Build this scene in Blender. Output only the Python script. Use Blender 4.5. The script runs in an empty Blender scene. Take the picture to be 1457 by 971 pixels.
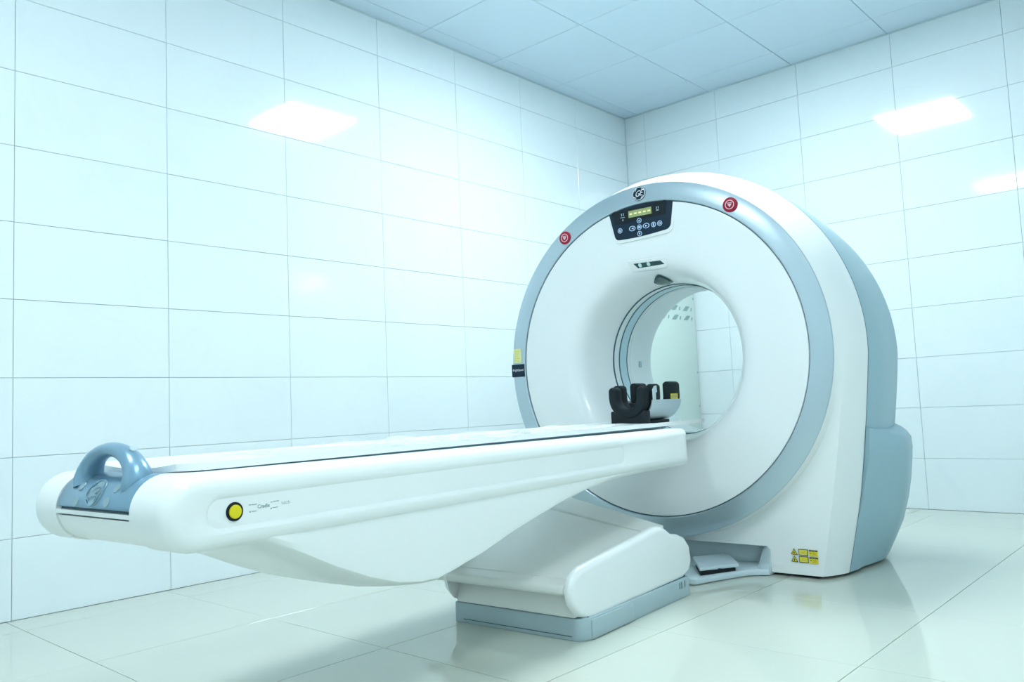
import bpy, bmesh, math, random
from mathutils import Vector, Matrix
random.seed(7)
PI = math.pi
sc = bpy.context.scene
col = sc.collection

# ------------------------------------------------------------------ camera
CAM_YAW, CAM_PITCH, CAM_ROLL = 0.7364, 0.0814, -0.0435
fw = Vector((math.cos(CAM_PITCH)*math.cos(CAM_YAW), math.cos(CAM_PITCH)*math.sin(CAM_YAW), math.sin(CAM_PITCH)))
rt = Vector((math.sin(CAM_YAW), -math.cos(CAM_YAW), 0))
up = rt.cross(fw)
r2 = rt*math.cos(CAM_ROLL) + up*math.sin(CAM_ROLL)
u2 = -rt*math.sin(CAM_ROLL) + up*math.cos(CAM_ROLL)
cd = bpy.data.cameras.new('camera'); cam = bpy.data.objects.new('camera', cd); col.objects.link(cam)
cd.sensor_width = 36.0; cd.sensor_fit = 'HORIZONTAL'; cd.lens = 1159.83*36.0/1457.0; cd.clip_start = 0.05
cam.matrix_world = Matrix(((r2.x, u2.x, -fw.x, -5.2463), (r2.y, u2.y, -fw.y, -3.4678), (r2.z, u2.z, -fw.z, 0.7065), (0, 0, 0, 1)))
sc.camera = cam

# ------------------------------------------------------------------ world, exposure
w = bpy.data.worlds.new('world'); sc.world = w; w.use_nodes = True
w.node_tree.nodes['Background'].inputs[0].default_value = (0.5, 0.6, 0.65, 1)
w.node_tree.nodes['Background'].inputs[1].default_value = 0.3
vs = sc.view_settings
vs.view_transform = 'Standard'; vs.look = 'None'; vs.gamma = 1.0; vs.exposure = 1.30; vs.use_curve_mapping = False
LIGHT_COLOR = (0.88, 0.975, 0.995)
LIGHT_POWER = (26.0, 11.0, 12.0)      # above the scanner, above the table's foot end, added unseen fill beside the camera

# ------------------------------------------------------------------ materials
def srgb(r, g, b):
    f = lambda c: (c/255/12.92) if c/255 <= 0.04045 else ((c/255+0.055)/1.055)**2.4
    return (f(r), f(g), f(b), 1)
def mat(name, color, rough=0.5, metal=0.0, noise=0.03, nscale=8.0, coat=0.0, spec=0.5, bump=0.0, bscale=200.0, vein=None):
    m = bpy.data.materials.new(name); m.use_nodes = True
    nt = m.node_tree; b = nt.nodes['Principled BSDF']
    b.inputs['Roughness'].default_value = rough; b.inputs['Metallic'].default_value = metal
    b.inputs['Specular IOR Level'].default_value = spec
    b.inputs['Coat Weight'].default_value = coat; b.inputs['Coat Roughness'].default_value = 0.05
    tc = nt.nodes.new('ShaderNodeTexCoord')
    n = nt.nodes.new('ShaderNodeTexNoise'); n.inputs['Scale'].default_value = nscale; n.inputs['Detail'].default_value = 3
    nt.links.new(tc.outputs['Object'], n.inputs['Vector'])
    mx = nt.nodes.new('ShaderNodeMix'); mx.data_type = 'RGBA'
    k = 1-noise
    mx.inputs[6].default_value = (color[0]*k, color[1]*k, color[2]*k, 1); mx.inputs[7].default_value = (min(1, color[0]*(1+noise)), min(1, color[1]*(1+noise)), min(1, color[2]*(1+noise)), 1)
    nt.links.new(n.outputs['Fac'], mx.inputs[0])
    out = mx.outputs[2]
    if vein:
        oi = nt.nodes.new('ShaderNodeObjectInfo')
        va = nt.nodes.new('ShaderNodeVectorMath'); va.operation = 'ADD'
        nt.links.new(tc.outputs['Object'], va.inputs[0])
        sc_ = nt.nodes.new('ShaderNodeMath'); sc_.operation = 'MULTIPLY'; sc_.inputs[1].default_value = 40
        nt.links.new(oi.outputs['Random'], sc_.inputs[0]); nt.links.new(sc_.outputs[0], va.inputs[1])
        mp = nt.nodes.new('ShaderNodeMapping'); mp.inputs['Rotation'].default_value = vein[1]; mp.inputs['Scale'].default_value = vein[2]
        nt.links.new(va.outputs[0], mp.inputs['Vector'])
        wv = nt.nodes.new('ShaderNodeTexNoise'); wv.inputs['Scale'].default_value = vein[3]; wv.inputs['Detail'].default_value = 5; wv.inputs['Distortion'].default_value = 0.6
        nt.links.new(mp.outputs[0], wv.inputs['Vector'])
        cr = nt.nodes.new('ShaderNodeValToRGB')
        cr.color_ramp.elements[0].position = 0.47; cr.color_ramp.elements[0].color = (0, 0, 0, 1)
        cr.color_ramp.elements[1].position = 0.53; cr.color_ramp.elements[1].color = (0, 0, 0, 1)
        e = cr.color_ramp.elements.new(0.5); e.color = (1, 1, 1, 1)
        nt.links.new(wv.outputs['Fac'], cr.inputs[0])
        ms = nt.nodes.new('ShaderNodeMath'); ms.operation = 'MULTIPLY'; ms.inputs[1].default_value = vein[4]
        nt.links.new(cr.outputs[0], ms.inputs[0])
        m2 = nt.nodes.new('ShaderNodeMix'); m2.data_type = 'RGBA'; m2.inputs[7].default_value = vein[0]
        nt.links.new(ms.outputs[0], m2.inputs[0]); nt.links.new(out, m2.inputs[6]); out = m2.outputs[2]
    nt.links.new(out, b.inputs['Base Color'])
    if bump:
        bn = nt.nodes.new('ShaderNodeTexNoise'); bn.inputs['Scale'].default_value = bscale; bn.inputs['Detail'].default_value = 2
        nt.links.new(tc.outputs['Object'], bn.inputs['Vector'])
        bp = nt.nodes.new('ShaderNodeBump'); bp.inputs['Strength'].default_value = bump; bp.inputs['Distance'].default_value = 0.002
        nt.links.new(bn.outputs['Fac'], bp.inputs['Height']); nt.links.new(bp.outputs[0], b.inputs['Normal'])
    return m
def emis(name, color, strength):
    m = bpy.data.materials.new(name); m.use_nodes = True
    nt = m.node_tree; b = nt.nodes['Principled BSDF']
    b.inputs['Base Color'].default_value = (0.05, 0.06, 0.05, 1)
    b.inputs['Emission Color'].default_value = (*color[:3], 1); b.inputs['Emission Strength'].default_value = strength
    return m

M = {}
M['wall_tile'] = mat('wall_tile', (0.79, 0.88, 0.915), 0.07, noise=0.012, nscale=3, vein=((0.60, 0.74, 0.80, 1), (0, 0.6, 0.5), (1.0, 1.0, 3.0), 2.2, 0.07))
M['grout'] = mat('grout', (0.72, 0.83, 0.85), 0.8)
M['plain_wall'] = mat('plain_wall', (0.82, 0.90, 0.93), 0.25)
M['floor_tile'] = mat('floor_tile', (0.58, 0.63, 0.56), 0.05, noise=0.02, nscale=4, vein=((0.58, 0.61, 0.52, 1), (0, 0, 0.2), (1.0, 5.0, 1.0), 1.6, 0.12))
M['floor_grout'] = mat('floor_grout', (0.34, 0.38, 0.34), 0.8)
M['ceiling'] = mat('ceiling_panel', (0.68, 0.81, 0.92), 0.45, noise=0.015, bump=0.05, bscale=300)
M['ceiling_gap'] = mat('ceiling_gap', (0.36, 0.48, 0.56), 0.6)
M['alu'] = mat('aluminium', (0.66, 0.76, 0.80), 0.35, metal=0.6)
M['white'] = mat('white_plastic', (0.85, 0.89, 0.89), 0.28, noise=0.008, coat=0.25)
M['face'] = mat('face_plastic', (0.87, 0.91, 0.92), 0.24, noise=0.006, coat=0.3)
M['cream'] = mat('cream_plastic', (0.83, 0.86, 0.83), 0.38, noise=0.01)
M['silver'] = mat('silver_paint', (0.47, 0.58, 0.64), 0.30, metal=0.6, noise=0.012, nscale=30)
M['grey'] = mat('grey_plastic', (0.33, 0.50, 0.57), 0.42, noise=0.012)
M['base_grey'] = mat('base_grey', (0.40, 0.52, 0.56), 0.45, noise=0.03, nscale=12)
M['base_pale'] = mat('pale_grey_plastic', (0.55, 0.67, 0.72), 0.4)
M['tray'] = mat('tray_grey', (0.60, 0.72, 0.77), 0.4)
M['bore'] = mat('bore_plastic', (0.76, 0.85, 0.86), 0.3, noise=0.01)
M['window'] = mat('scan_window', (0.48, 0.70, 0.77), 0.12)
M['dark_line'] = mat('dark_line', (0.035, 0.10, 0.13), 0.5)
M['navy'] = mat('navy_panel', (0.006, 0.024, 0.045), 0.45, spec=0.25)
M['black'] = mat('black_rubber', (0.004, 0.011, 0.016), 0.6, spec=0.3)
M['foam'] = mat('black_foam', (0.006, 0.014, 0.018), 0.6, spec=0.25, noise=0.15, nscale=30, bump=0.2, bscale=120)
M['red'] = mat('red_button', (0.36, 0.006, 0.03), 0.3, spec=0.3)
M['yellow'] = mat('yellow_button', (0.78, 0.66, 0.0), 0.4)
M['sticker'] = mat('yellow_sticker', (0.80, 0.68, 0.02), 0.5)
M['pale_sticker'] = mat('pale_sticker', (0.78, 0.80, 0.38), 0.5)
M['ink'] = mat('ink', (0.03, 0.05, 0.04), 0.6)
M['ink_soft'] = mat('ink_soft', (0.25, 0.36, 0.38), 0.6)
M['icon'] = mat('icon_blue', (0.55, 0.72, 0.95), 0.4)
M['label_white'] = mat('label_white', (0.82, 0.86, 0.88), 0.4)
M['label_grey'] = mat('label_grey', (0.40, 0.52, 0.55), 0.4)
M['pink'] = mat('pink_print', (0.85, 0.62, 0.68), 0.4)
M['lens'] = mat('lens_glass', (0.55, 0.75, 0.75), 0.08)
M['lens_panel'] = mat('lens_panel', (0.02, 0.07, 0.08), 0.2)
M['lcd'] = emis('lcd_screen', (0.30, 0.46, 0.18), 0.30)
M['lcd_digit'] = emis('lcd_digit', (0.95, 0.98, 0.45), 0.42)
M['blue_silver'] = mat('blue_silver', (0.215, 0.37, 0.49), 0.30, metal=0.4, noise=0.01)
M['medal'] = mat('medal', (0.29, 0.43, 0.48), 0.4, metal=0.2)
M['louvre'] = mat('louvre_slot', (0.28, 0.42, 0.42), 0.6)
M['cabinet'] = mat('cabinet_paint', (0.66, 0.79, 0.75), 0.45, noise=0.01)
LAMPS = [emis('lamp_diffuser', LIGHT_COLOR, p_) for p_ in LIGHT_POWER]
pm = mat('clear_plastic', (0.85, 0.92, 0.95), 0.12, noise=0.01); M['plastic'] = pm
pm.node_tree.nodes['Principled BSDF'].inputs['Alpha'].default_value = 0.45

# ------------------------------------------------------------------ mesh helpers
def mk(name, verts, faces, m, parent=None, angle=35, kind=None, label=None):
    me = bpy.data.meshes.new(name); me.from_pydata([tuple(v) for v in verts], [], faces); me.update()
    bm = bmesh.new(); bm.from_mesh(me); bmesh.ops.recalc_face_normals(bm, faces=bm.faces); bm.to_mesh(me); bm.free()
    return link(name, me, m, parent, angle, kind, label)
def link(name, me, m, parent=None, angle=35, kind=None, label=None):
    if m: me.materials.clear(); me.materials.append(m)
    if angle is not None and len(me.polygons):
        me.polygons.foreach_set('use_smooth', [True]*len(me.polygons))
        me.set_sharp_from_angle(angle=math.radians(angle))
    o = bpy.data.objects.new(name, me); col.objects.link(o)
    if parent: o.parent = parent
    if kind: o['kind'] = kind
    if label: o['label'] = label
    return o
def mkbm(name, bm, m, parent=None, angle=35, kind=None, label=None):
    bmesh.ops.recalc_face_normals(bm, faces=bm.faces)
    me = bpy.data.meshes.new(name); bm.to_mesh(me); bm.free()
    return link(name, me, m, parent, angle, kind, label)
def bevel(bm, w, seg=2, ang=30):
    es = [e for e in bm.edges if len(e.link_faces) == 2 and e.calc_face_angle(0) > math.radians(ang)]
    if es: bmesh.ops.bevel(bm, geom=es, offset=w, segments=seg, profile=0.5, affect='EDGES', clamp_overlap=True)
def box(name, lo, hi, m, parent=None, bev=0.0, seg=2, kind=None, label=None):
    bm = bmesh.new(); bmesh.ops.create_cube(bm, size=1)
    for v in bm.verts: v.co = Vector([lo[i]+(v.co[i]+0.5)*(hi[i]-lo[i]) for i in range(3)])
    if bev: bevel(bm, bev, seg)
    return mkbm(name, bm, m, parent, 35, kind, label)
# frames turn (x, y, d) of a drawing into local machine coordinates
def fr_front(u0): return lambda x, y, d: (u0-d, -x, y)          # faces the foot of the table
def fr_side(v0): return lambda x, y, d: (x, v0-d, y)            # faces the near side
def prism_bm(poly, frame, d0, d1):
    bm = bmesh.new()
    a = [bm.verts.new(frame(x, y, d0)) for x, y in poly]; b = [bm.verts.new(frame(x, y, d1)) for x, y in poly]
    n = len(poly)
    bm.faces.new(a); bm.faces.new(b[::-1])
    for i in range(n): bm.faces.new((a[i], a[(i+1) % n], b[(i+1) % n], b[i]))
    bmesh.ops.recalc_face_normals(bm, faces=bm.faces)
    return bm
def prism(name, poly, frame, d0, d1, m, parent=None, bev=0.0, seg=2, ang=30, label=None):
    bm = prism_bm(poly, frame, d0, d1)
    if bev: bevel(bm, bev, seg, ang)
    return mkbm(name, bm, m, parent, 35, None, label)
def rounded(poly, r, n=5):
    out = []; k = len(poly)
    for i in range(k):
        p = Vector(poly[i]); a = Vector(poly[i-1]); b = Vector(poly[(i+1) % k])
        rr = r[i] if isinstance(r, (list, tuple)) else r
        da = (a-p).normalized(); db = (b-p).normalized()
        t = min(rr, (a-p).length*0.49, (b-p).length*0.49)
        if t < 1e-5: out.append(tuple(p)); continue
        for j in range(n+1):
            s = j/n
            q = (p+da*t)*(1-s)**2 + p*2*s*(1-s) + (p+db*t)*s*s
            out.append(tuple(q))
    return out
def circ(cx, cy, r, n=24, a0=0.0, a1=2*PI):
    full = abs(a1-a0-2*PI) < 1e-6
    return [(cx+r*math.cos(a0+(a1-a0)*i/(n if full else n-1)), cy+r*math.sin(a0+(a1-a0)*i/(n if full else n-1))) for i in range(n)]
def loft(name, secs, m, parent=None, cap0=False, cap1=False, angle=35, closed=True, label=None, kind=None):
    V = []; F = []; n = len(secs[0])
    assert all(len(x) == n for x in secs), name
    for s in secs: V += [tuple(p) for p in s]
    for k in range(len(secs)-1):
        for i in range(n if closed else n-1):
            j = (i+1) % n
            F.append((k*n+i, k*n+j, (k+1)*n+j, (k+1)*n+i))
    if cap0: F.append(tuple(range(n))[::-1])
    if cap1: F.append(tuple((len(secs)-1)*n+i for i in range(n)))
    return mk(name, V, F, m, parent, angle, kind, label)
ZC = 0.896
def lathe(name, prof, m, parent=None, n=144, angle=35, label=None, loop=False):
    secs = [[(u, r*math.cos(2*PI*i/n), ZC+r*math.sin(2*PI*i/n)) for i in range(n)] for u, r in prof]
    if loop: secs.append(secs[0])
    return loft(name, secs, m, parent, angle=angle, label=label)
def tube(name, pts, radii, m, parent=None, n=12, squash=None, angle=60):
    secs = []
    for i, p in enumerate(pts):
        p = Vector(p)
        t = (Vector(pts[min(i+1, len(pts)-1)])-Vector(pts[max(i-1, 0)])).normalized()
        a = Vector(squash) if squash else (Vector((0, 0, 1)) if abs(t.z) < 0.9 else Vector((1, 0, 0)))
        a = (a-t*a.dot(t)).normalized(); b = t.cross(a)
        ra, rb = radii[i] if isinstance(radii[i], tuple) else (radii[i], radii[i])
        secs.append([p+a*ra*math.cos(2*PI*k/n)+b*rb*math.sin(2*PI*k/n) for k in range(n)])
    return loft(name, secs, m, parent, True, True, angle)
def text(name, s, size, frame, x, y, m, parent, d=0.0006, shear=0.0, bold=0.0, align='CENTER', sx=1.0, rot=0.0, label=None):
    cu = bpy.data.curves.new(name, 'FONT'); cu.body = s; cu.size = size; cu.align_x = align; cu.align_y = 'CENTER'; cu.shear = shear; cu.offset = bold; cu.resolution_u = 3
    tmp = bpy.data.objects.new('tmp', cu); col.objects.link(tmp)
    me = bpy.data.meshes.new_from_object(tmp.evaluated_get(bpy.context.evaluated_depsgraph_get()))
    bpy.data.objects.remove(tmp)
    c, sn = math.cos(rot), math.sin(rot)
    for v in me.vertices:
        px, py = v.co.x*sx, v.co.y
        v.co = frame(x+px*c-py*sn, y+px*sn+py*c, d)
    me.name = name
    return link(name, me, m, parent, None, None, label)
def multi(name, polys, frame, d0, d1, m, parent, label=None):
    bm = bmesh.new()
    for poly in polys:
        a = [bm.verts.new(frame(x, y, d1)) for x, y in poly]; b = [bm.verts.new(frame(x, y, d0)) for x, y in poly]
        n = len(poly); bm.faces.new(a); bm.faces.new(b[::-1])
        for i in range(n): bm.faces.new((a[i], a[(i+1) % n], b[(i+1) % n], b[i]))
    return mkbm(name, bm, m, parent, 35, 'stuff' if name in ('console_print', 'button_print') else None, label)
def rect(x0, y0, x1, y1): return [(x0, y0), (x1, y0), (x1, y1), (x0, y1)]
def ringpoly(cx, cy, r0, r1, a0=0.0, a1=2*PI-0.0001, n=24, k=1.0):
    o = circ(cx, cy, r1, n, a0, a1-1e-4); i = circ(cx, cy, r0, n, a0, a1-1e-4)
    return [(cx+(x-cx)*k, y) for x, y in o] + [(cx+(x-cx)*k, y) for x, y in i[::-1]]
def thing(name, label, cat, loc=(0, 0, 0), rz=0.0, group=None):
    o = bpy.data.objects.new(name, None); col.objects.link(o); o.empty_display_size = 0.2
    o.location = loc; o.rotation_euler = (0, 0, rz); o['label'] = label; o['category'] = cat
    if group: o['group'] = group
    return o
def tag(o, label, cat): o['label'] = label; o['category'] = cat; return o
def struct(o, label=None):
    o['kind'] = 'structure'
    if label: o['label'] = label
    return o

# ================================================================== ROOM
H = 2.915
XL, YB = -6.2, -4.1                       # the far ends of the room, behind the camera
# --- walls and their tiles: 600 x 300 mm
wl = struct(box('wall_left', (XL, 0.010, 0), (0, 0.10, H), M['grout']), 'left wall of glossy pale blue tiles with a light reflected in it')
wr = struct(box('wall_right', (0.010, YB, 0), (0.10, 0.10, H), M['grout']), 'right wall of glossy pale blue tiles behind the scanner')
wb = struct(box('wall_back', (XL-0.1, YB, 0), (XL, 0.10, H), M['plain_wall']))
wf = struct(box('wall_front', (XL-0.1, YB-0.1, 0), (0.10, YB, H), M['plain_wall']))
tile_cache = {}
def slab_tile(name, w, h, t, m, key, bev=0.0012):
    k = (key, round(w, 4), round(h, 4))
    if k not in tile_cache:
        bm = bmesh.new(); bmesh.ops.create_cube(bm, size=1)
        for v in bm.verts: v.co = Vector((v.co.x*w, v.co.y*h, v.co.z*t))
        top = [e for e in bm.edges if all(v.co.z > 0 for v in e.verts)]
        bmesh.ops.bevel(bm, geom=top, offset=bev, segments=1, affect='EDGES')
        me = bpy.data.meshes.new(name); bm.to_mesh(me); bm.free(); me.materials.append(m); tile_cache[k] = me
    o = bpy.data.objects.new(name, tile_cache[k]); col.objects.link(o)
    return o
G = 0.0016
def wall_tiles(par, xs, place, tilt):
    zs = [0.3*i for i in range(10)]+[H]
    for i in range(len(xs)-1):
        for j in range(len(zs)-1):
            a, b, c, d = xs[i], xs[i+1], zs[j], zs[j+1]
            o = slab_tile('wall_tile', abs(b-a)-G, d-c-G, 0.012, M['wall_tile'], 'w')
            place(o, (a+b)/2, (c+d)/2, random.gauss(0, tilt), random.gauss(0, tilt)); o.parent = par
xs = [0]+[-(0.0367+0.6*k) for k in range(1, 12)]; xs = [x for x in xs if x > XL]+[XL]
def pl(o, x, z, a, b):
    o.matrix_world = Matrix.Translation((x, 0.006, z)) @ Matrix.Rotation(b, 4, 'Z') @ Matrix.Rotation(PI/2+a, 4, 'X')
wall_tiles(wl, xs, pl, 0.0009)
ys = [0]+[-(0.1755+0.6*k) for k in range(0, 9)]; ys = [y for y in ys if y > YB]+[YB]
def prr(o, y, z, a, b):
    o.matrix_world = Matrix.Translation((0.006, y, z)) @ Matrix.Rotation(b, 4, 'Z') @ Matrix.Rotation(-PI/2, 4, 'Z') @ Matrix.Rotation(PI/2+a, 4, 'X')
wall_tiles(wr, ys, prr, 0.0009)
# --- floor tiles: 600 x 600 with narrow cut strips along the walls
fl = struct(box('floor', (XL-0.1, YB-0.1, -0.12), (0.1, 0.1, -0.010), M['floor_grout']), 'polished cream tile floor reflecting the scanner')
fx = [0, -.2, -.58, -1.18, -1.805, -2.44, -3.055, -3.66, -4.255, -4.86, -5.47, -6.08, XL]
fy_main = [0, -.205, -.825, -1.455, -2.055, -2.645, -3.25, -3.86, -4.47, YB]
fy_strip = [0, -.205, -.72, -1.33, -1.935, -2.55, -3.16, -3.77, YB]      # the narrow strip along the right wall has joints of its own
for i in range(len(fx)-1):
    fy = fy_strip if i == 0 else fy_main
    for j in range(len(fy)-1):
        o = slab_tile('floor_tile', fx[i]-fx[i+1]-(0.007 if i == 0 and j < 4 else 0.0022), fy[j]-fy[j+1]-0.0022, 0.012, M['floor_tile'], 'f', 0.0003)
        o.matrix_world = Matrix.Translation(((fx[i]+fx[i+1])/2, (fy[j]+fy[j+1])/2, -0.006)) @ Matrix.Rotation(random.gauss(0, 0.0004), 4, 'X') @ Matrix.Rotation(random.gauss(0, 0.0004), 4, 'Y')
        o.parent = fl
# --- ceiling: clip-in panels, light panels in two cells, an added fill panel in a third
ce = struct(box('ceiling', (XL-0.1, YB-0.1, H+0.014), (0.1, 0.1, H+0.1), M['ceiling_gap']), 'suspended ceiling of square pale blue metal panels')
cx = [0]+[-.29-.615*k for k in range(0, 11)]; cx = [x for x in cx if x > XL]+[XL]
cy = [0]+[-.12-.615*k for k in range(0, 9)]; cy = [y for y in cy if y > YB]+[YB]
def cell(i, j): return (cx[i]+cx[i+1])/2, (cy[j]+cy[j+1])/2
LIGHT_CELLS = [(3, 3), (8, 3), (7, 6)]
for i in range(len(cx)-1):
    for j in range(len(cy)-1):
        if (i, j) in LIGHT_CELLS: continue
        o = slab_tile('ceiling_panel', cx[i]-cx[i+1]-0.0035, cy[j]-cy[j+1]-0.0035, 0.014, M['ceiling'], 'c', 0.0025)
        x, y = cell(i, j)
        o.matrix_world = Matrix.Translation((x, y, H+0.007)) @ Matrix.Rotation(PI, 4, 'X'); o.parent = ce
def trim_bar(name, lo, hi, label): return struct(box(name, lo, hi, M['alu'], None, 0.003), label)
trim_bar('trim_1', (XL, -0.012, H-0.006), (0, -0.0005, H-0.001), 'thin metal edge trim where the left wall meets the ceiling')
trim_bar('trim_2', (-0.012, YB, H-0.006), (-0.0005, -0.012, H-0.001), 'thin metal edge trim where the right wall meets the ceiling')
trim_bar('trim_3', (-0.007, -0.007, 0.0), (-0.0005, -0.0005, H-0.008), 'thin pale corner bead between the two tiled walls')
for (i, j), lamp_m, lb in zip(LIGHT_CELLS, LAMPS, ('square white ceiling light panel above the scanner, mirrored in both tiled walls', 'square white ceiling light panel above the foot end of the table', 'added fill light panel in the ceiling near the camera, out of view')):
    x, y = cell(i, j)
    t = thing('ceiling_light', lb, 'ceiling light', (x, y, H), 0.0, 'square ceiling light panels')
    box('diffuser', (-0.285, -0.285, 0.001), (0.285, 0.285, 0.006), lamp_m, t)
    for lo, hi in (((-.305, -.305, -.004), (.305, -.285, .012)), ((-.305, .285, -.004), (.305, .305, .012)), ((-.305, -.285, -.004), (-.285, .285, .012)), ((.285, -.285, -.004), (.305, .285, .012))):
        box('frame_bar', lo, hi, M['alu'], t, 0.002)

# ================================================================== SCANNER
T = math.radians(4.2)
O = (-2.22595, -1.54522, 0.0)
g = thing('ct_scanner', 'large white ring-shaped scanner with grey rim and round bore', 'scanner', O, T)
N = 192
def outline(R, top, half, zj, notch):
    """ring of points (v, z): arc above zj, straight sides down to the floor, toe notch in the bottom"""
    Z0 = 0.012
    aj = math.asin(max(-1, min(1, (zj-ZC)/R)))           # where the arc hands over to the side
    pts = []
    na, ns, nb = 120, 18, 36
    for i in range(na):
        a = aj+(PI-2*aj)*i/(na-1)
        r = R+(top-R)*max(0, math.sin(a))**2
        pts.append((r*math.cos(a), ZC+r*math.sin(a)))
    x0, z0 = pts[-1]
    for i in range(1, ns+1):
        s = i/ns; c = s*s*0.35+s*0.65
        pts.append((x0+(-half-x0)*c, z0+(Z0-z0)*s))
    nt = 0.375
    side = [.4399+(half-.4399)*i/8 for i in range(1, 8)]
    bs = [-x for x in side[::-1]]+[-.4399]+[-.434+.868*i/24 for i in range(25)]+[.4399]+side
    for v in bs:
        z = Z0
        if notch and abs(v) < 0.440: z = Z0+min(1, (0.440-abs(v))/0.006)*(notch-Z0)
        pts.append((v, z))
    for i in range(ns, 0, -1):
        s = i/ns; c = s*s*0.35+s*0.65
        pts.append((-(x0+(-half-x0)*c), z0+(Z0-z0)*s))
    return pts
def sst(a, b, x): t = max(0., min(1., (x-a)/(b-a))); return t*t*(3-2*t)
def polar_circle(R, ref):
    out = []
    for v, z in ref:
        zz = z if z >= .112 else .112+(.112-z)*1.6*max(0, min(1, (.645-abs(v))/.205))*(1 if abs(v) > .437 else 0)
        a = math.atan2(zz-ZC, v); out.append((R*math.cos(a), ZC+R*math.sin(a)))
    return out
P1 = outline(0.783, 0.785, 0.645, 0.86, 0.112)
P2 = outline(0.828, 0.845, 0.708, 0.86, 0.112)
u_seam = lambda z: 0.172+0.053*min(1.0, max(0, z)/0.3)
u_p1 = lambda v, z: 0.052+0.02*max(0, 1-abs(v)/0.64)*(1 if z < ZC else 0)
c0 = polar_circle(0.764, P1); c9 = polar_circle(0.7735, P1)
secs = [[(0.004, v, z) for v, z in c0], [(0.05-0.022*sst(ZC-.35, ZC+.1, z), v, z) for v, z in c9], [(u_p1(v, z), v, z) for v, z in P1]]
for s in (0.12, 0.5, 0.88):
    secs.append([((1-s)*u_p1(a[0], a[1])+s*u_seam(b[1]), a[0]+(b[0]-a[0])*(1-(1-s)**1.6), a[1]+(b[1]-a[1])*(1-(1-s)**1.6)) for a, b in zip(P1, P2)])
secs.append([(u_seam(z)-0.0025, v, z) for v, z in P2])
loft('front_shell', secs, M['white'], g, angle=32)
# thin dark seam between the shells
inner = [(v*1.0009, ZC+(z-ZC)*1.0009 if z > .02 else z) for v, z in P2]
loft('shell_seam', [[(u_seam(z)-0.0022, v, z) for v, z in inner], [(u_seam(z)+0.0035, v, z) for v, z in inner]], M['dark_line'], g)
def rear(k, top, half, notch=0.0):
    P = outline(0.832, top, half, 0.86, notch); out = []
    for v, z in P:
        wgt = 1-sst(ZC-.28, ZC+.36, z)
        t = min(1., max(0., (ZC-z)/.88))
        out.append((v*(1+k*wgt*(1-.55*t)), z))
    return out
PB = rear(0.01, .80, .70)
def ins(P, k): return [(v*k, ZC+(z-ZC)*k) if z > 0.02 else (v*k, z) for v, z in P]
loft('rear_cover', [[(u_seam(z)+0.003, v*0.9965, ZC+(z-ZC)*0.9965 if z > 0.02 else z) for v, z in P2],
    [(u_seam(z)+0.0045, v, z) for v, z in P2], [(0.28 if z > 0.05 else 0.24, v, z) for v, z in rear(0.012, .845, .718, .112)], [(0.345, v, z) for v, z in rear(0.028, .842, .712)], [(0.40, v, z) for v, z in rear(0.034, .838, .712)],
    [(0.50, v, z) for v, z in rear(0.026, .828, .715)], [(0.60, v, z) for v, z in rear(0.010, .812, .725)], [(0.655, v, z) for v, z in PB], [(0.68, v, z) for v, z in ins(PB, 0.93)], [(0.68, v, z) for v, z in polar_circle(0.42, PB)], [(0.665, v, z) for v, z in polar_circle(0.385, PB)]], M['grey'], g, angle=30)
# plinth that leaves a dark line on the floor
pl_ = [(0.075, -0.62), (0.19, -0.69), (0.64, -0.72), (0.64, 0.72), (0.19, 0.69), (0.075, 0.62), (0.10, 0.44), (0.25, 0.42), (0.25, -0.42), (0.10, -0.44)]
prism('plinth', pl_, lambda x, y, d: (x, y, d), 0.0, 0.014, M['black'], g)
# front ring, gasket and dish
lathe('rim_ring', [(.006, .764), (-.0005, .7638), (-.0035, .7622), (-.0075, .750), (-.0120, .730), (-.0150, .710), (-.0168, .692), (-.0170, .684), (-.0145, .6805), (-.010, .6795), (0.02, .6795), (0.03, .70), (0.03, .76)], M['silver'], g, loop=True)
lathe('rim_gasket', [(-.006, .6797), (-.006, .676), (.02, .676), (.02, .6797)], M['dark_line'], g, loop=True)
FACE = [(.677, -.004), (.675, -.0115), (.668, -.013), (.60, -.009), (.50, -.002), (.465, .0), (.44, .006), (.415, .021), (.397, .038), (.383, .06), (.372, .087), (.364, .115), (.357, .145), (.351, .18), (.347, .215), (.3445, .245)]
lathe('face_dish', [(u, r) for r, u in FACE], M['face'], g, angle=50)
def face_u(r):
    F = FACE[1:]
    for (r0, a0), (r1, a1) in zip(F, F[1:]):
        if r1 <= r <= r0: return a0+(a1-a0)*(r0-r)/(r0-r1)
    return -.012 if r > .6 else .245
lathe('bore_edge', [(.244, .3455), (.251, .3455), (.251, .341), (.244, .341)], M['dark_line'], g, loop=True)
lathe('bore_lining', [(.251, .343), (.296, .3425)], M['bore'], g)
lathe('scan_window', [(.296, .3455), (.302, .3455), (.302, .341), (.366, .341), (.366, .3455), (.374, .3455)], M['window'], g)
lathe('window_seal', [(.296, .3445), (.303, .3445), (.303, .3405), (.296, .3405)], M['dark_line'], g, loop=True)
lathe('window_seal', [(.366, .3445), (.374, .3445), (.374, .3405), (.366, .3405)], M['dark_line'], g, loop=True)
lathe('bore_lining', [(.374, .343), (.400, .343), (.401, .3415), (.408, .3415), (.409, .343), (.59, .343), (.63, .351), (.655, .370), (.664, .386)], M['bore'], g)
# small port on the bore wall
a = math.radians(-8)
o = prism('bore_port', rounded(rect(-.013, -.016, .013, .016), .008), lambda x, y, d: (.505+x, (.343-d)*math.cos(y/.343), ZC+(.343-d)*math.sin(y/.343)), -.002, .0025, M['grey'], g, .001)
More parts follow.
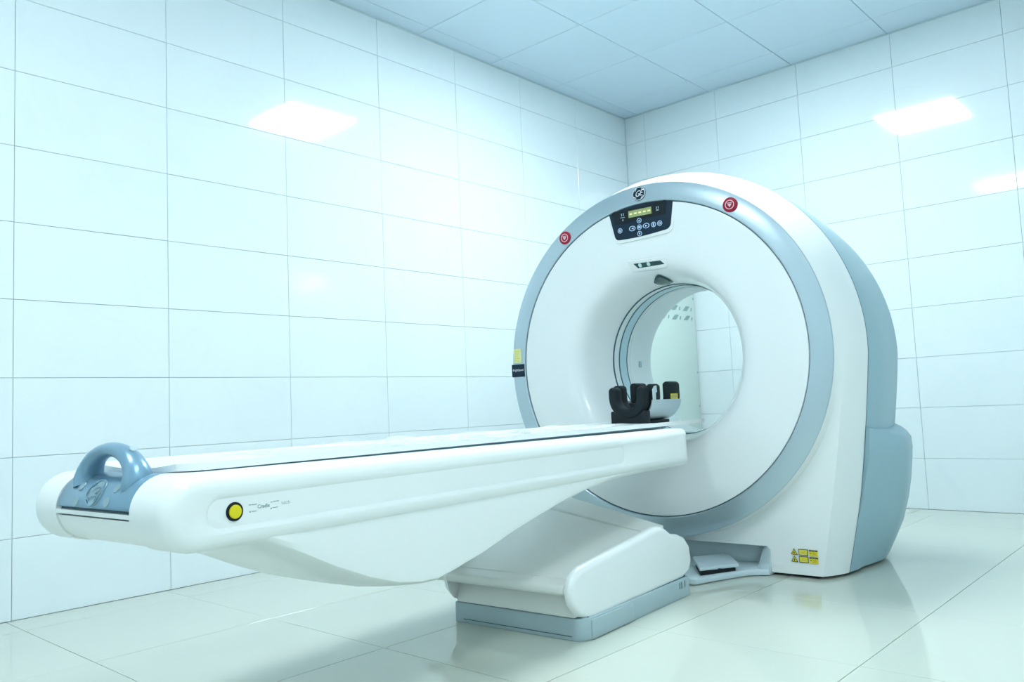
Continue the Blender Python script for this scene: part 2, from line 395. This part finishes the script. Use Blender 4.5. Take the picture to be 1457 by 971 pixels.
# control console set into the dish
fr = fr_front(-.009)
pod = rounded([(-.175, 1.56), (.157, 1.56), (.138, 1.425), (-.150, 1.412)], [.0, .0, .035, .035], 6)
prism('console_pod', [(x, min(y, ZC+math.sqrt(.674**2-x*x))) for x, y in pod], fr, -.02, .004, M['face'], g, .003, 3)
top = [(-.168+.316*i/10, ZC+math.sqrt(.6765**2-(-.168+.316*i/10)**2)) for i in range(11)]
bot = rounded([(.148, 1.53), (.128, 1.4415), (-.02, 1.428), (-.139, 1.430), (-.168, 1.53)], [0, .022, .06, .018, 0], 5)
con = prism('control_console', top+bot[0:][1:-1], fr, .0, .008, M['navy'], g, .002, 2)
fc = fr_front(-.0174)
prism('screen_bezel', rounded([(-.152, 1.558), (.118, 1.566), (.112, 1.507), (-.135, 1.500)], .006), fc, 0, .001, M['black'], con)
fc2 = fr_front(-.0188)
prism('display_screen', rect(-.067, 1.520, .047, 1.5505), fc2, 0, .001, M['lcd'], con)
multi('display_digits', [rect(-.061+.0225*i, 1.532, -.048+.0225*i, 1.5385) for i in range(5)], fr_front(-.0199), 0, .0004, M['lcd_digit'], con)
fi = fr_front(-.0176)
def round_button(x, y, r, k=1.0, glyph=None):
    b = multi('console_button', [ringpoly(x, y, r*.78, r, k=k)], fi, 0, .0012, M['icon'], con)
    if glyph: multi('button_symbol', glyph, fi, 0, .0014, M['icon'], b)
R_ = .0115
def arrow(x, y, s, a):
    return [[(x+s*math.cos(a+q), y+s*math.sin(a+q)) for q in (0, 2.3, -2.3)]]
round_button(-.016, 1.500, R_, 1, arrow(-.016, 1.500, .006, PI/2))
round_button(-.0165, 1.4705, R_, 1, [rect(-.0225, 1.4665, -.0105, 1.4745)])
round_button(-.017, 1.4420, R_, 1, arrow(-.017, 1.4420, .006, -PI/2))
round_button(-.052, 1.4705, R_, 1.4, arrow(-.050, 1.4705, .0065, PI))
round_button(.017, 1.4715, R_, 1.4, arrow(.017, 1.4715, .0065, 0))
round_button(.053, 1.4705, R_, 1, [rect(.050, 1.464, .056, 1.477)])
round_button(.083, 1.4710, R_, 1, [ringpoly(.083, 1.471, .003, .0055)])
round_button(-.114, 1.4705, R_, 1, [ringpoly(-.114, 1.4705, .0025, .0055)])
multi('console_print', [rect(-.108, 1.526, -.086, 1.5285), rect(-.104, 1.534, -.100, 1.546), rect(-.094, 1.534, -.091, 1.546), rect(-.099, 1.512, -.094, 1.519), rect(.070, 1.528, .082, 1.532), rect(.070, 1.536, .073, 1.546), rect(.079, 1.536, .082, 1.546)], fr_front(-.0186), 0, .0006, M['label_grey'], con)
# maker's roundel on the rim
def roundel(parent, frame, cx_, cy_, r, disc_m, mark_m, d=.0):
    b = prism('maker_badge', circ(cx_, cy_, r, 36), frame, d-.002, d+.002, disc_m, parent, .0006, 1)
    polys = [ringpoly(cx_, cy_, r*.86, r*.95, n=36)]
    for q in range(4):
        a0 = q*PI/2+.35
        polys.append([(cx_+rr*r*math.cos(a0+t), cy_+rr*r*math.sin(a0+t)) for rr, t in ((.84, 0), (.74, .25), (.66, .55), (.70, .75), (.76, .5), (.84, .3))])
    multi('badge_ring', polys, frame, d+.001, d+.0026, mark_m, b)
    text('badge_letters', 'G', r*1.22, frame, cx_-r*.24, cy_-r*.04, mark_m, b, d+.0028, .35, .0, sx=.8)
    text('badge_letters', 'E', r*1.16, frame, cx_+r*.30, cy_+r*.02, mark_m, b, d+.0028, .35, .0, sx=.85)
    return b
roundel(g, lambda x, y, d: (-.0134+(y-1.6205)*.16-d, -x, y), -.012, 1.6205, .033, M['navy'], M['label_white'])
# emergency stop buttons on the rim
for sx_, sz in ((.411, 1.487), (-.403, 1.491)):
    fs = fr_front(-.0130)
    b = prism('stop_button', circ(-sx_, sz, .031, 32), fs, -.002, .009, M['red'], g, .0035, 2)
    cx_, cz_ = -sx_, sz
    multi('button_print', [ringpoly(cx_, cz_, .0165, .0195), rect(cx_-.010, cz_+.006, cx_+.010, cz_+.0085), [(cx_-.009, cz_+.003), (cx_+.009, cz_+.003), (cx_, cz_-.011)]], fs, .009, .0098, M['pink'], b)
# sticker and name strip at the left of the rim
fs = fr_front(-.0162)
st = prism('warning_label', rounded(rect(-.745, .921, -.700, .990), .003), fs, 0, .0012, M['pale_sticker'], g)
multi('label_print', [rect(-.738, .975-.011*i, -.709-.006*(i % 3), .978-.011*i) for i in range(5)], fs, .0012, .0016, M['yellow'], st)
r0, r1 = .6835, .7605
def arcstrip(z0, z1, n=8):
    L = []; Rr = []
    for i in range(n+1):
        z = z0+(z1-z0)*i/n
        L.append((-math.sqrt(r1*r1-(z-ZC)**2), z)); Rr.append((-math.sqrt(r0*r0-(z-ZC)**2), z))
    return L+Rr[::-1]
nm = prism('name_label', arcstrip(.853, .914), fr_front(-.0172), -.004, .0012, M['navy'], g)
text('label_letters', 'BrightSpeed', .0165, fr_front(-.0172), -.722, .886, M['label_white'], nm, .0016, sx=.80)
# laser alignment housing and windows above the bore
lz = lambda lift: (lambda x, y, d: (.0135+(1.317-y)*.62-lift-d, -x, y))
prism('laser_housing', rounded([(-.108, 1.338), (.104, 1.333), (.090, 1.283), (-.098, 1.285)], .022, 6), lz(.003), -.05, .0, M['face'], g, .010, 4)
lp = [(-.072, 1.3185), (.060, 1.3150), (.074, 1.2985), (-.056, 1.2975)]
ls = prism('laser_panel', lp, lz(.003), 0, .0012, M['lens_panel'], g)
for x in (-.042, .000): prism('laser_lens', circ(x, 1.3080, .0085, 20), lz(.0042), 0, .0012, M['lens'], ls, .0005, 1)
wq = [(.0820, -.0080, 1.2700), (.0910, -.0170, 1.2670), (.1310, -.0300, 1.2550), (.1850, -.0290, 1.2460), (.2140, .0070, 1.2430), (.2060, .0320, 1.2430), (.1780, .0490, 1.2440), (.1490, .0490, 1.2490), (.1220, .0320, 1.2570), (.0940, .0100, 1.2660)]
def on_dish(u, v):        # the funnel surface at depth u, sideways v
    F = FACE[1:]; r = F[-1][0]
    for (r0, a0), (r1, a1) in zip(F, F[1:]):
        if a0 <= u <= a1: r = r0+(r1-r0)*(u-a0)/(a1-a0); break
    r -= .003
    return (u, v, ZC+math.sqrt(r*r-v*v))
nw = len(wq); cu_ = sum(p[0] for p in wq)/nw; cv_ = sum(p[1] for p in wq)/nw
V = []; F_ = []
for sc_ in (1.0, .66, .33): V += [on_dish(cu_+(p[0]-cu_)*sc_, cv_+(p[1]-cv_)*sc_) for p in wq]
V.append(on_dish(cu_, cv_))
for k in range(2):
    for i in range(nw): F_.append((k*nw+i, k*nw+(i+1) % nw, (k+1)*nw+(i+1) % nw, (k+1)*nw+i))
for i in range(nw): F_.append((2*nw+i, 2*nw+(i+1) % nw, 3*nw))
lw = mk('laser_window', V, F_, M['lens_panel'], g, 60)
md = lw.modifiers.new('thickness', 'SOLIDIFY'); md.thickness = .003
# warning stickers, low on the right of the front shell
fr_panel = fr_front(.0492)
for k, zb in enumerate((.0885, .061)):
    tr = [(.529, zb+.001), (.556, zb-.001), (.5425, zb+.0245)]
    s1 = prism('warning_triangle', tr, fr_panel, 0, .0008, M['ink'], g)
    cxt, czt = sum(p[0] for p in tr)/3, sum(p[1] for p in tr)/3
    multi('triangle_print', [[(cxt+(x-cxt)*.72, czt+(z-czt)*.72) for x, z in tr]], fr_panel, .0008, .0012, M['sticker'], s1)
    multi('triangle_symbol', [circ(cxt, czt, .0028, 10), rect(cxt-.0008, czt-.006, cxt+.0008, czt+.007)], fr_panel, .0012, .0016, M['ink'], s1)
    s2 = prism('warning_sticker', rect(.560, zb-.001, .596, zb+.023), fr_panel, 0, .0008, M['ink'], g)
    multi('sticker_print', [rect(.5625, zb+.0015, .5935, zb+.0205)], fr_panel, .0008, .0012, M['sticker'], s2)
    multi('sticker_lines', [rect(.567, zb+.014, .589, zb+.0148), rect(.567, zb+.010, .586, zb+.0108), rect(.567, zb+.006, .588, zb+.0068)], fr_panel, .0012, .0015, M['ink_soft'], s2)
    s3 = prism('warning_sticker', rect(.600, zb-.002, .633, zb+.022), fr_panel, 0, .0008, M['sticker'], g)
    multi('sticker_print', [rect(.600, zb+.0165, .6105, zb+.022), rect(.6115, zb+.0165, .6205, zb+.022), rect(.6215, zb+.0165, .633, zb+.022), circ(.606, zb+.0095, .0025, 8), rect(.612, zb+.008, .628, zb+.0088), rect(.612, zb+.012, .625, zb+.0128), rect(.612, zb+.004, .627, zb+.0048)], fr_panel, .0008, .0012, M['ink'], s3)
# swelling low on both flanks of the rear cover
for sgn in (-1, 1):
    lv = [(.013, .757), (.09, .794), (.16, .826), (.26, .855), (.34, .871), (.42, .881), (.47, .886), (.495, .883), (.510, .869)]
    def plan(z, out):
        base = .700+.108*min(1, z/.50)
        return [(u_seam(z)+.008, base), (.345, base+(out-base)*.52), (.375, base+(out-base)*.66), (.47, out-.002), (.50, out), (.62, out-.012), (.655, out-.04), (.662, out-.12), (.662, .5), (u_seam(z)+.008, .5)]
    S = [[(u, sgn*v, z+(.055*max(0, min(1, (.90-v)/.09)) if i > 6 else 0)) for u, v in plan(z, o_)] for i, (z, o_) in enumerate(lv)]
    S.append([(u, sgn*(abs(v)*.95), z+.022) for u, v, z in S[-1]])
    loft('side_bulge', S, M['grey'], g, True, True, 40)
# little latches on the shoulder of the rear cover
for a_ in (math.radians(40), math.radians(36)):
    vv, zz = -.829*math.cos(a_), ZC+.829*math.sin(a_)
    box('latch', (.30 if a_ > .66 else .34, vv-.004, zz-.004), (.33 if a_ > .66 else .37, vv+.002, zz+.008), M['dark_line'] if a_ > .66 else M['grey'], g, .001)

# ================================================================== FOOT PEDAL TRAY in the toe recess
zt = lambda x, y, d: (x, y, d)
fp = [(-.255, .10), (-.255, -.262), (-.12, -.318), (0.0, -.378), (.034, -.446), (.20, -.440), (.205, .10)]
tr_ = prism('pedal_tray', rounded(fp, [0, .02, .05, .05, .015, .02, 0], 4), zt, .002, .026, M['tray'], g, .006, 2, label='blue-grey plastic floor tray with a foot pedal')
prism('back_wall', [(.150, .10), (.150, -.33), (.178, -.385), (.215, -.40), (.215, .10)], zt, .02, .112, M['tray'], tr_, .008, 3)
loft('end_wall', [[(.030, -.446, .004), (.215, -.446, .004), (.215, -.350, .006), (.045, -.365, .006)], [(.036, -.446, .05), (.215, -.446, .05), (.215, -.375, .05), (.070, -.388, .035)], [(.044, -.446, .100), (.215, -.446, .100), (.215, -.392, .105), (.088, -.402, .096)], [(.056, -.435, .111), (.212, -.435, .115), (.212, -.402, .115), (.092, -.408, .108)]], M['tray'], tr_, True, True, 50)
pedal_top = [(-.205, -.262), (-.128, -.305), (-.118, -.298), (-.106, -.316), (-.04, -.352), (.125, -.236), (-.04, -.152)]
bm = prism_bm(pedal_top, lambda x, y, d: (x, y, d+.02*(max(0, (y+.36)/.2))*.6), .040, .054); bevel(bm, .004, 2, 40)
mkbm('foot_pedal', bm, M['base_pale'], tr_, 35, None, 'lighter grey foot pedal')
prism('pedal_gap', [(-.19, -.258), (-.045, -.338), (.10, -.238), (-.04, -.165)], zt, .024, .042, M['black'], tr_)

# ================================================================== PATIENT TABLE
tb = thing('patient_table', 'long white patient table with a blue-grey grip at its foot end', 'table', (O[0]+math.cos(T)*-.72, O[1]+math.sin(T)*-.72, 0), T)
off = Vector((.72, 0, 0))
# the table's own origin sits under its middle: the drawing coordinates are shifted to it
def shift(o):
    for v in o.data.vertices: v.co = v.co+off
    return o
TBL = []
def tpart(o): TBL.append(o); return o
UE, RZ, RR = -2.305, .533, .074
rail_prof = [(UE+RR*math.cos(a_), RZ+RR*math.sin(a_)) for a_ in [PI/2+PI*i/20 for i in range(21)]]+rounded([(-.9, .459), (-.262, .463), (-.268, .606)], [0, .02, .03], 5)[1:]
for sgn in (-1, 1):
    bm = prism_bm(rail_prof, lambda x, y, d: (x, sgn*d, y), .156, .280)
    es = [e for e in bm.edges if all(abs(abs(v.co.y)-.280) < 1e-5 for v in e.verts)]
    bmesh.ops.bevel(bm, geom=es, offset=.030, segments=6, profile=.5, affect='EDGES')
    tpart(mkbm('side_rail', bm, M['white'], tb, 30))
    # long shallow recess along the outer face, cut with a tapered stadium
    def stad(d, o_): return [(x, sgn*d, y) for x, y in [(-2.262+(.030+o_)*math.cos(a_), .528+(.032+o_)*math.sin(a_)) for a_ in [PI/2+PI*i/16 for i in range(17)]]+[(-.77+(.030+o_)*math.cos(a_), .531+(.031+o_)*math.sin(a_)) for a_ in [-PI/2+PI*i/16 for i in range(17)]]]
    cut = loft('cutter', [stad(.2745, -.004), stad(.2765, -.001), stad(.2805, .007), stad(.290, .007)], None, tb, True, True)
    bpy.context.view_layer.update()
    rail = TBL[-1]
    mo = rail.modifiers.new('recess', 'BOOLEAN'); mo.operation = 'DIFFERENCE'; mo.object = cut; mo.solver = 'EXACT'
    me = bpy.data.meshes.new_from_object(rail.evaluated_get(bpy.context.evaluated_depsgraph_get()))
    rail.modifiers.clear(); rail.data = me; me.name = 'side_rail'
    me.polygons.foreach_set('use_smooth', [True]*len(me.polygons)); me.set_sharp_from_angle(angle=math.radians(30))
    bpy.data.objects.remove(cut)
# belly between the rails
bz = [(-2.29, .460, .458), (-2.24, .460, .450), (-2.15, .458, .423), (-2.06, .414, .388), (-1.97, .370, .346), (-1.88, .332, .309), (-1.79, .303, .284), (-1.72, .291, .275), (-1.66, .289, .275), (-1.60, .299, .287), (-1.49, .322, .312), (-1.376, .353, .345), (-1.25, .383, .377), (-1.11, .413, .409), (-.956, .440, .437), (-.79, .454, .452), (-.6, .459, .458), (-.27, .462, .461)]
S = []
for u, z1, z2 in bz:
    z1 = min(z1, .4600); z2 = min(z2, z1-.0008)
    dz = z1-z2
    half = [(.266, .475), (.270, max(z1+.012, .4605) if z1 > .45 else z1+.020), (.266, z1+.006), (.258, z1), (.20, z1-dz*.55), (.12, z2), (0, z2-.001)]
    ring = [(u, v, z) for v, z in half]+[(u, -v, z) for v, z in half[-2::-1]]
    ring.append((u, 0, .50)); S.append(ring)
tpart(loft('belly_cover', S, M['white'], tb, True, True, 28))
# core between the rails at the foot end: white under-shell, slots, silver grip block
def quarter(a0, a1, r, n=10): return [(UE+r*math.cos(a0+(a1-a0)*i/n), RZ+r*math.sin(a0+(a1-a0)*i/n)) for i in range(n+1)]
fv = lambda x, y, d: (x, d, y)
tpart(prism('end_shell', quarter(PI+.16, 1.5*PI, .070)+[(-.30, .463), (-.30, .52), (-2.30, .52)], fv, -.156, .156, M['white'], tb))
tpart(prism('end_slot', quarter(PI-.12, PI+.20, .062, 4)+[(-2.2, .515), (-2.2, .55)], fv, -.156, .156, M['dark_line'], tb))
tpart(prism('end_strip', quarter(PI-.02, PI+.10, .073, 3)+[(-2.25, .5245), (-2.25, .5345)], fv, -.156, .156, M['white'], tb))
tpart(prism('grip_block', quarter(PI/2, PI-.10, .0735, 14)+[(-2.30, .541), (-2.215, .541), (-2.215, .588), (-2.25, .605)], fv, -.1535, .1535, M['blue_silver'], tb, .004, 2, 40))
pts = []; rad = []
for i in range(29):
    a_ = -0.22+(PI+.44)*i/28
    v = .103*math.cos(a_); z = .594+.062*math.sin(a_)
    k = max(0, math.sin(a_))
    pts.append((-2.333, v, z)); rad.append((.034-.014*k**.7, .021-.006*k))
tpart(tube('grip_handle', pts, rad, M['blue_silver'], tb, 18, squash=(1, 0, 0)))
na_ = math.radians(128)
tpart(prism('grip_screw', circ(0, 0, .0075, 16), lambda x, y, d: (-2.330+x, -.0715-y*.80-d*.6, .6495-y*.60+d*.8), .004, .0105, M['base_grey'], tb, .0008, 1))
# medallion and four raised pads on the curved front of the grip block
def curved(lift): return lambda x, y, d: (UE-(.0735+lift+d)*math.cos(y/.0735), -x, RZ+(.0735+lift+d)*math.sin(y/.0735))
ym = math.asin((.572-RZ)/.0735)*.0735
tpart(prism('medallion', circ(0, ym, .030, 32), curved(0), -.004, .0035, M['medal'], tb, .0012, 2))
for o in [multi('medallion_ring', [ringpoly(0, ym, .0255, .0285, n=32)]+[[(.0262*rr*math.cos(q*PI/2+.35+t), ym+.0262*rr*math.sin(q*PI/2+.35+t)) for rr, t in ((.98, 0), (.84, .25), (.74, .55), (.80, .75), (.88, .5), (.98, .3))] for q in range(4)], curved(.0035), 0, .0014, M['blue_silver'], tb),
          text('medallion_letters', 'G', .036, curved(.0035), -.0075, ym-.001, M['blue_silver'], tb, .0014, .35, .0004, sx=.8),
          text('medallion_letters', 'E', .034, curved(.0035), .0092, ym+.001, M['blue_silver'], tb, .0014, .35, .0004, sx=.85)]: tpart(o)
for x, y in ((-.075, ym+.012), (.075, ym+.012), (-.070, ym-.022), (.060, ym-.019)):
    tpart(prism('grip_pad', circ(x, y, .0105, 18), curved(0), -.003, .0018, M['medal'], tb, .001, 1))
# cradle (the sliding top)
cs = []
for u in (-2.290, -2.284, -2.268, -2.24, -1.5, -.6, -.10, .10, .115):
    wv = {-2.290: .165, -2.284: .185, -2.268: .200}.get(u, .205)
    if u > -.05: wv = .17
    ring = []
    for i in range(13):
        v = -wv+2*wv*i/12; ring.append((u, v, .613+.011*abs(v/wv)**2))
    for i in range(12, -1, -1):
        v = -wv+2*wv*i/12; ring.append((u, v, .6025+.0068*abs(v/wv)**2))
    cs.append(ring)
tpart(loft('cradle', cs, M['white'], tb, True, True, 40))
tpart(box('cradle_bed', (-2.215, -.157, .50), (-.28, .157, .6045), M['cream'], tb, .004))
for sgn in (-1, 1): tpart(box('cradle_gap', (-2.26, min(sgn*.150, sgn*.203), .604), (-.30, max(sgn*.150, sgn*.203), .6095), M['dark_line'], tb))
# yellow release button and its print on the near rail
sd = fr_side(-.2745)
bk = tpart(prism('button_ring', circ(-2.231, .5285, .0185, 28), sd, -.002, .003, M['black'], tb, .001, 1))
tpart(prism('release_button', circ(-2.231, .5285, .0135, 28), sd, .001, .006, M['yellow'], tb, .0015, 2, label='yellow round push button in a black ring'))
tpart(multi('button_print', [rect(-2.198, .5365, -2.194, .5378), rect(-2.192, .5365, -2.180, .5378), circ(-2.196, .5235, .0016, 8), rect(-2.192, .5230, -2.181, .5243), rect(-2.148, .5365, -2.144, .5378), rect(-2.142, .5370, -2.128, .5385), circ(-2.147, .5245, .0016, 8), rect(-2.143, .5250, -2.131, .5263)], sd, 0, .0006, M['ink_soft'], tb))
tpart(text('button_letters', 'Cradle', .0105, sd, -2.165, .5315, M['ink_soft'], tb, .0006, bold=.0002))
tpart(text('button_letters', 'Latch', .0095, sd, -2.112, .5325, M['ink_soft'], tb, .0006))
# --- pedestal
def shell(sgn, v0, v1):
    ol = [(-1.035, .053), (-1.095, .080), (-1.128, .115), (-1.140, .158), (-1.123, .196), (-1.075, .219), (-.71, .258), (-.605, .272), (-.565, .270), (-.52, .254), (-.482, .231), (-.43, .222), (-.385, .206), (-.350, .172), (-.340, .115), (-.362, .078), (-.42, .061)]
    if sgn > 0: ol = [(x, min(y, .165)) for x, y in ol]
    bm = prism_bm(ol, lambda x, y, d: (x, d, y), v0, v1)
    out = v0 if sgn < 0 else v1
    es = [e for e in bm.edges if all(abs(v.co.y-out) < 1e-5 for v in e.verts)]
    bmesh.ops.bevel(bm, geom=es, offset=.021, segments=5, profile=.5, affect='EDGES')
    return tpart(mkbm('pedestal_shell', bm, M['white'], tb, 40))
shell(-1, -.302, -.276); shell(1, .196, .222)
def slab_loft(name, c00, c01, c10, c11, th, m, k0=0., k1=1., n=6, lip=0.):
    # bilinear plate: c0* foot lip (near, far), c1* scanner end (near, far)
    S = []
    for i in range(n+1):
        s = k0+(k1-k0)*i/n
        A = Vector(c00).lerp(Vector(c10), s); B = Vector(c01).lerp(Vector(c11), s)
        S.append([A, B, B-Vector((0, 0, th)), A-Vector((0, 0, th))])
    bm = bmesh.new()
    rows = [[bm.verts.new(p) for p in r_] for r_ in S]
    for a_, b_ in zip(rows, rows[1:]):
        for i in range(4): bm.faces.new((a_[i], a_[(i+1) % 4], b_[(i+1) % 4], b_[i]))
    bm.faces.new(rows[0]); bm.faces.new(rows[-1][::-1])
    bmesh.ops.recalc_face_normals(bm, faces=bm.faces)
    bevel(bm, lip or .006, 3, 40)
    return tpart(mkbm(name, bm, m, tb, 35))
slab_loft('lift_cover', (-1.132, -.272, .171), (-1.138, .300, .171), (-.475, -.266, .247), (-.26, .300, .309), .032, M['cream'], lip=.012)
slab_loft('lift_panel', (-1.078, -.270, .183), (-1.080, .295, .183), (-.45, -.246, .259), (-.26, .295, .317), .014, M['cream'], 0.0, .80, lip=.004)
slab_loft('lift_strip', (-1.132, -.268, .183), (-1.138, .300, .183), (-.475, -.262, .259), (-.26, .300, .321), .016, M['cream'], .835, 1.0, lip=.004)
bm = prism_bm([(-1.092, .068), (-1.070, .150), (-.42, .150), (-.42, .068)], fv, -.278, .198); bevel(bm, .006, 2)
tpart(mkbm('lift_housing', bm, M['cream'], tb, 35))
bp = rounded([(-1.088, .212), (-1.088, -.285), (-1.052, -.309), (-.39, -.309), (-.36, -.27), (-.36, .18), (-.42, .212)], [.012, .02, .012, .01, .01, .01, .01], 4)
tpart(prism('base_frame', bp, zt, 0.0, .066, M['base_grey'], tb, .004, 2, 40))
tpart(box('base_groove', (-1.0892, -.262, .0125), (-1.086, .170, .0145), M['dark_line'], tb))
tpart(box('base_flange', (-1.050, -.3135, .003), (-.80, -.300, .060), M['base_grey'], tb, .003))
for u in (-.47, -.455, -.43): tpart(box('base_slot', (u, -.3102, .035), (u+.003, -.3080, .058), M['dark_line'], tb))
tpart(prism('base_seal', [(-1.075, .20), (-1.075, -.24), (-1.05, -.298), (-.40, -.298), (-.40, .20)], zt, .064, .073, M['dark_line'], tb))
# the lift link that carries the table top
bm = prism_bm([(-1.04, .16), (-.90, .18), (-1.28, .42), (-1.50, .42)], fv, .24, .258); bevel(bm, .005, 2)
tpart(mkbm('lift_link', bm, M['cream'], tb, 35))
for o in TBL: shift(o)

# ================================================================== HEAD HOLDER lying on the cradle
hh = thing('head_holder', 'black foam U-shaped head holder with a silver cradle, on the scanner end of the table', 'head rest', (O[0], O[1], .6165), T)
hz = .6135
fu = lambda x, y, d: (d, x, y)
def u_poly(ro, ri, zc_, zt_, n=14, rt_=None):
    o_ = [(ro*math.cos(a_), zc_+ro*math.sin(a_)) for a_ in [PI+PI*i/n for i in range(n+1)]]
    i_ = [(ri*math.cos(a_), zc_+ri*math.sin(a_)) for a_ in [2*PI-PI*i/n for i in range(n+1)]]
    k = (ro-ri)/2; m_ = (ro+ri)/2
    right = [(m_+k*math.cos(a_), zt_-k*.7+k*.9*math.sin(a_)) for a_ in [PI*i/8 for i in range(9)]]
    left = [(-m_+k*math.cos(a_), zt_-k*.7+k*.9*math.sin(a_)) for a_ in [PI*i/8 for i in range(9)]]
    return o_+right+i_+left
HH = []
def trough(name, u0, u1, ro, ri, zc_, zt_, m, bev=.006, label=None):
    o = prism(name, u_poly(ro, ri, zc_, zt_), fu, u0, u1, m, hh, bev, 3, 45, label); HH.append(o); return o
prof_s = [(.098*math.cos(a_), .722+.098*math.sin(a_)) for a_ in [PI*1.04+PI*.92*i/18 for i in range(19)]]+[(.092*math.cos(a_), .722+.092*math.sin(a_)) for a_ in [PI*1.96-PI*.92*i/18 for i in range(19)]]
HH.append(prism('silver_shell', prof_s, fu, -.195, .058, M['alu'], hh, .001, 1, 60))
for sgn in (-1, 1):
    q = [(-.195, .70), (-.195, .752), (-.180, .766), (-.160, .768), (-.158, .742), (-.168, .738), (-.170, .70)]
    HH.append(prism('silver_strap', q, lambda x, y, d: (x, sgn*d, y), .0955, .0985, M['alu'], hh, .0008, 1))
trough('front_pad', -.243, -.192, .086, .045, .722, .764, M['foam'], .012)
trough('head_pad', -.190, -.120, .0945, .062, .722, .772, M['foam'], .008)
HH.append(prism('pad_liner', [(.0910*math.cos(a_), .722+.0910*math.sin(a_)) for a_ in [PI*1.10+PI*.80*i/16 for i in range(17)]]+[(.068*math.cos(a_), .722+.068*math.sin(a_)) for a_ in [PI*1.90-PI*.80*i/16 for i in range(17)]], fu, -.122, -.045, M['foam'], hh, .004, 2, 45))
trough('head_pad', -.047, .056, .0955, .062, .722, .782, M['foam'], .010)
HH.append(box('mount_block', (-.232, -.083, .6135), (-.196, .083, .668), M['black'], hh, .004))
HH.append(box('mount_tongue', (-.20, -.05, .6128), (.03, .05, .626), M['black'], hh, .002))
ln = fr_side(-.0962)
yl = prism('warning_sticker', rect(-.036, .7105, .026, .7330), ln, -.001, .0012, M['sticker'], hh); HH.append(yl)
ys_ = multi('sticker_print', [rect(-.036, .7225, .026, .7245), rect(-.030, .7135, -.022, .7215), rect(-.015, .7150, .020, .7170), rect(-.015, .7190, .014, .7205), rect(-.030, .7270, .018, .7290)], ln, .0012, .0016, M['ink_soft'], yl); HH.append(ys_)
for o in HH:
    for v in o.data.vertices: v.co.z -= hz

# ================================================================== CLEAR PLASTIC SHEET on the cradle
V = []; F_ = []
nu, nv = 150, 30
rnd = random.Random(3)
waves = [(rnd.uniform(6, 40), rnd.uniform(-50, 50), rnd.uniform(0, 6.28), rnd.uniform(.2, 1)) for _ in range(14)]
for i in range(nu+1):
    for j in range(nv+1):
        u = -1.95+1.60*i/nu; v = -.165+.33*j/nv
        wv = sum(a_*math.sin(p*u+q*v+ph) for p, q, ph, a_ in waves)/4.0
        amp = .008*min(1, i/30, (nu-i)/10)
        V.append((u+1.15+.03*math.sin(v*31)+.02*math.sin(v*77), v+.010*math.sin(u*17)+.006*math.sin(u*41), max(.0008, .0012+amp*(.55+wv))+.011*abs(v/.205)**2))
for i in range(nu):
    for j in range(nv):
        a_ = i*(nv+1)+j; F_.append((a_, a_+1, a_+nv+2, a_+nv+1))
ps = mk('plastic_sheet', V, F_, M['plastic'], None, 80)
ps.location = (O[0]-1.15*math.cos(T), O[1]-1.15*math.sin(T), .6138); ps.rotation_euler = (0, 0, T)
tag(ps, 'wrinkled clear plastic sheet laid along the white table top', 'plastic sheet')

# ================================================================== POWER CABINET behind the scanner
cab = thing('power_cabinet', 'tall pale grey-green metal cabinet with louvre slots, seen through the scanner bore', 'cabinet', (-.44, -.27, 0))
box('cabinet_body', (-.40, -.25, .03), (.425, .25, 1.62), M['cabinet'], cab, .006)
box('cabinet_plinth', (-.38, -.23, 0), (.41, .23, .03), M['black'], cab)
fcab = lambda x, y, d: (x+.44, -.25-d, y)      # its side towards the room; x in room coordinates
box('side_panel', (-.385, -.258, .06), (.385, -.249, 1.60), M['cabinet'], cab, .003)
for y0, sh in ((1.334, 0.0), (1.268, 0.004)):
    for k in range(5):
        x1 = -.125+sh-.155*k
        prism('louvre_slot', [(x1-.075, y0), (x1-.022, y0), (x1+.018, y0+.034), (x1-.028, y0+.034)], fcab, .008, .0105, M['louvre'], cab)
        prism('louvre_slot', [(x1+.030, y0+.002), (x1+.040, y0+.002), (x1+.048, y0+.026), (x1+.038, y0+.026)], fcab, .008, .0105, M['louvre'], cab)
for z in (1.43, .90, .66, .30): prism('panel_screw', circ(-.035, z, .006, 10), fcab, -.001, .0025, M['grey'], cab)
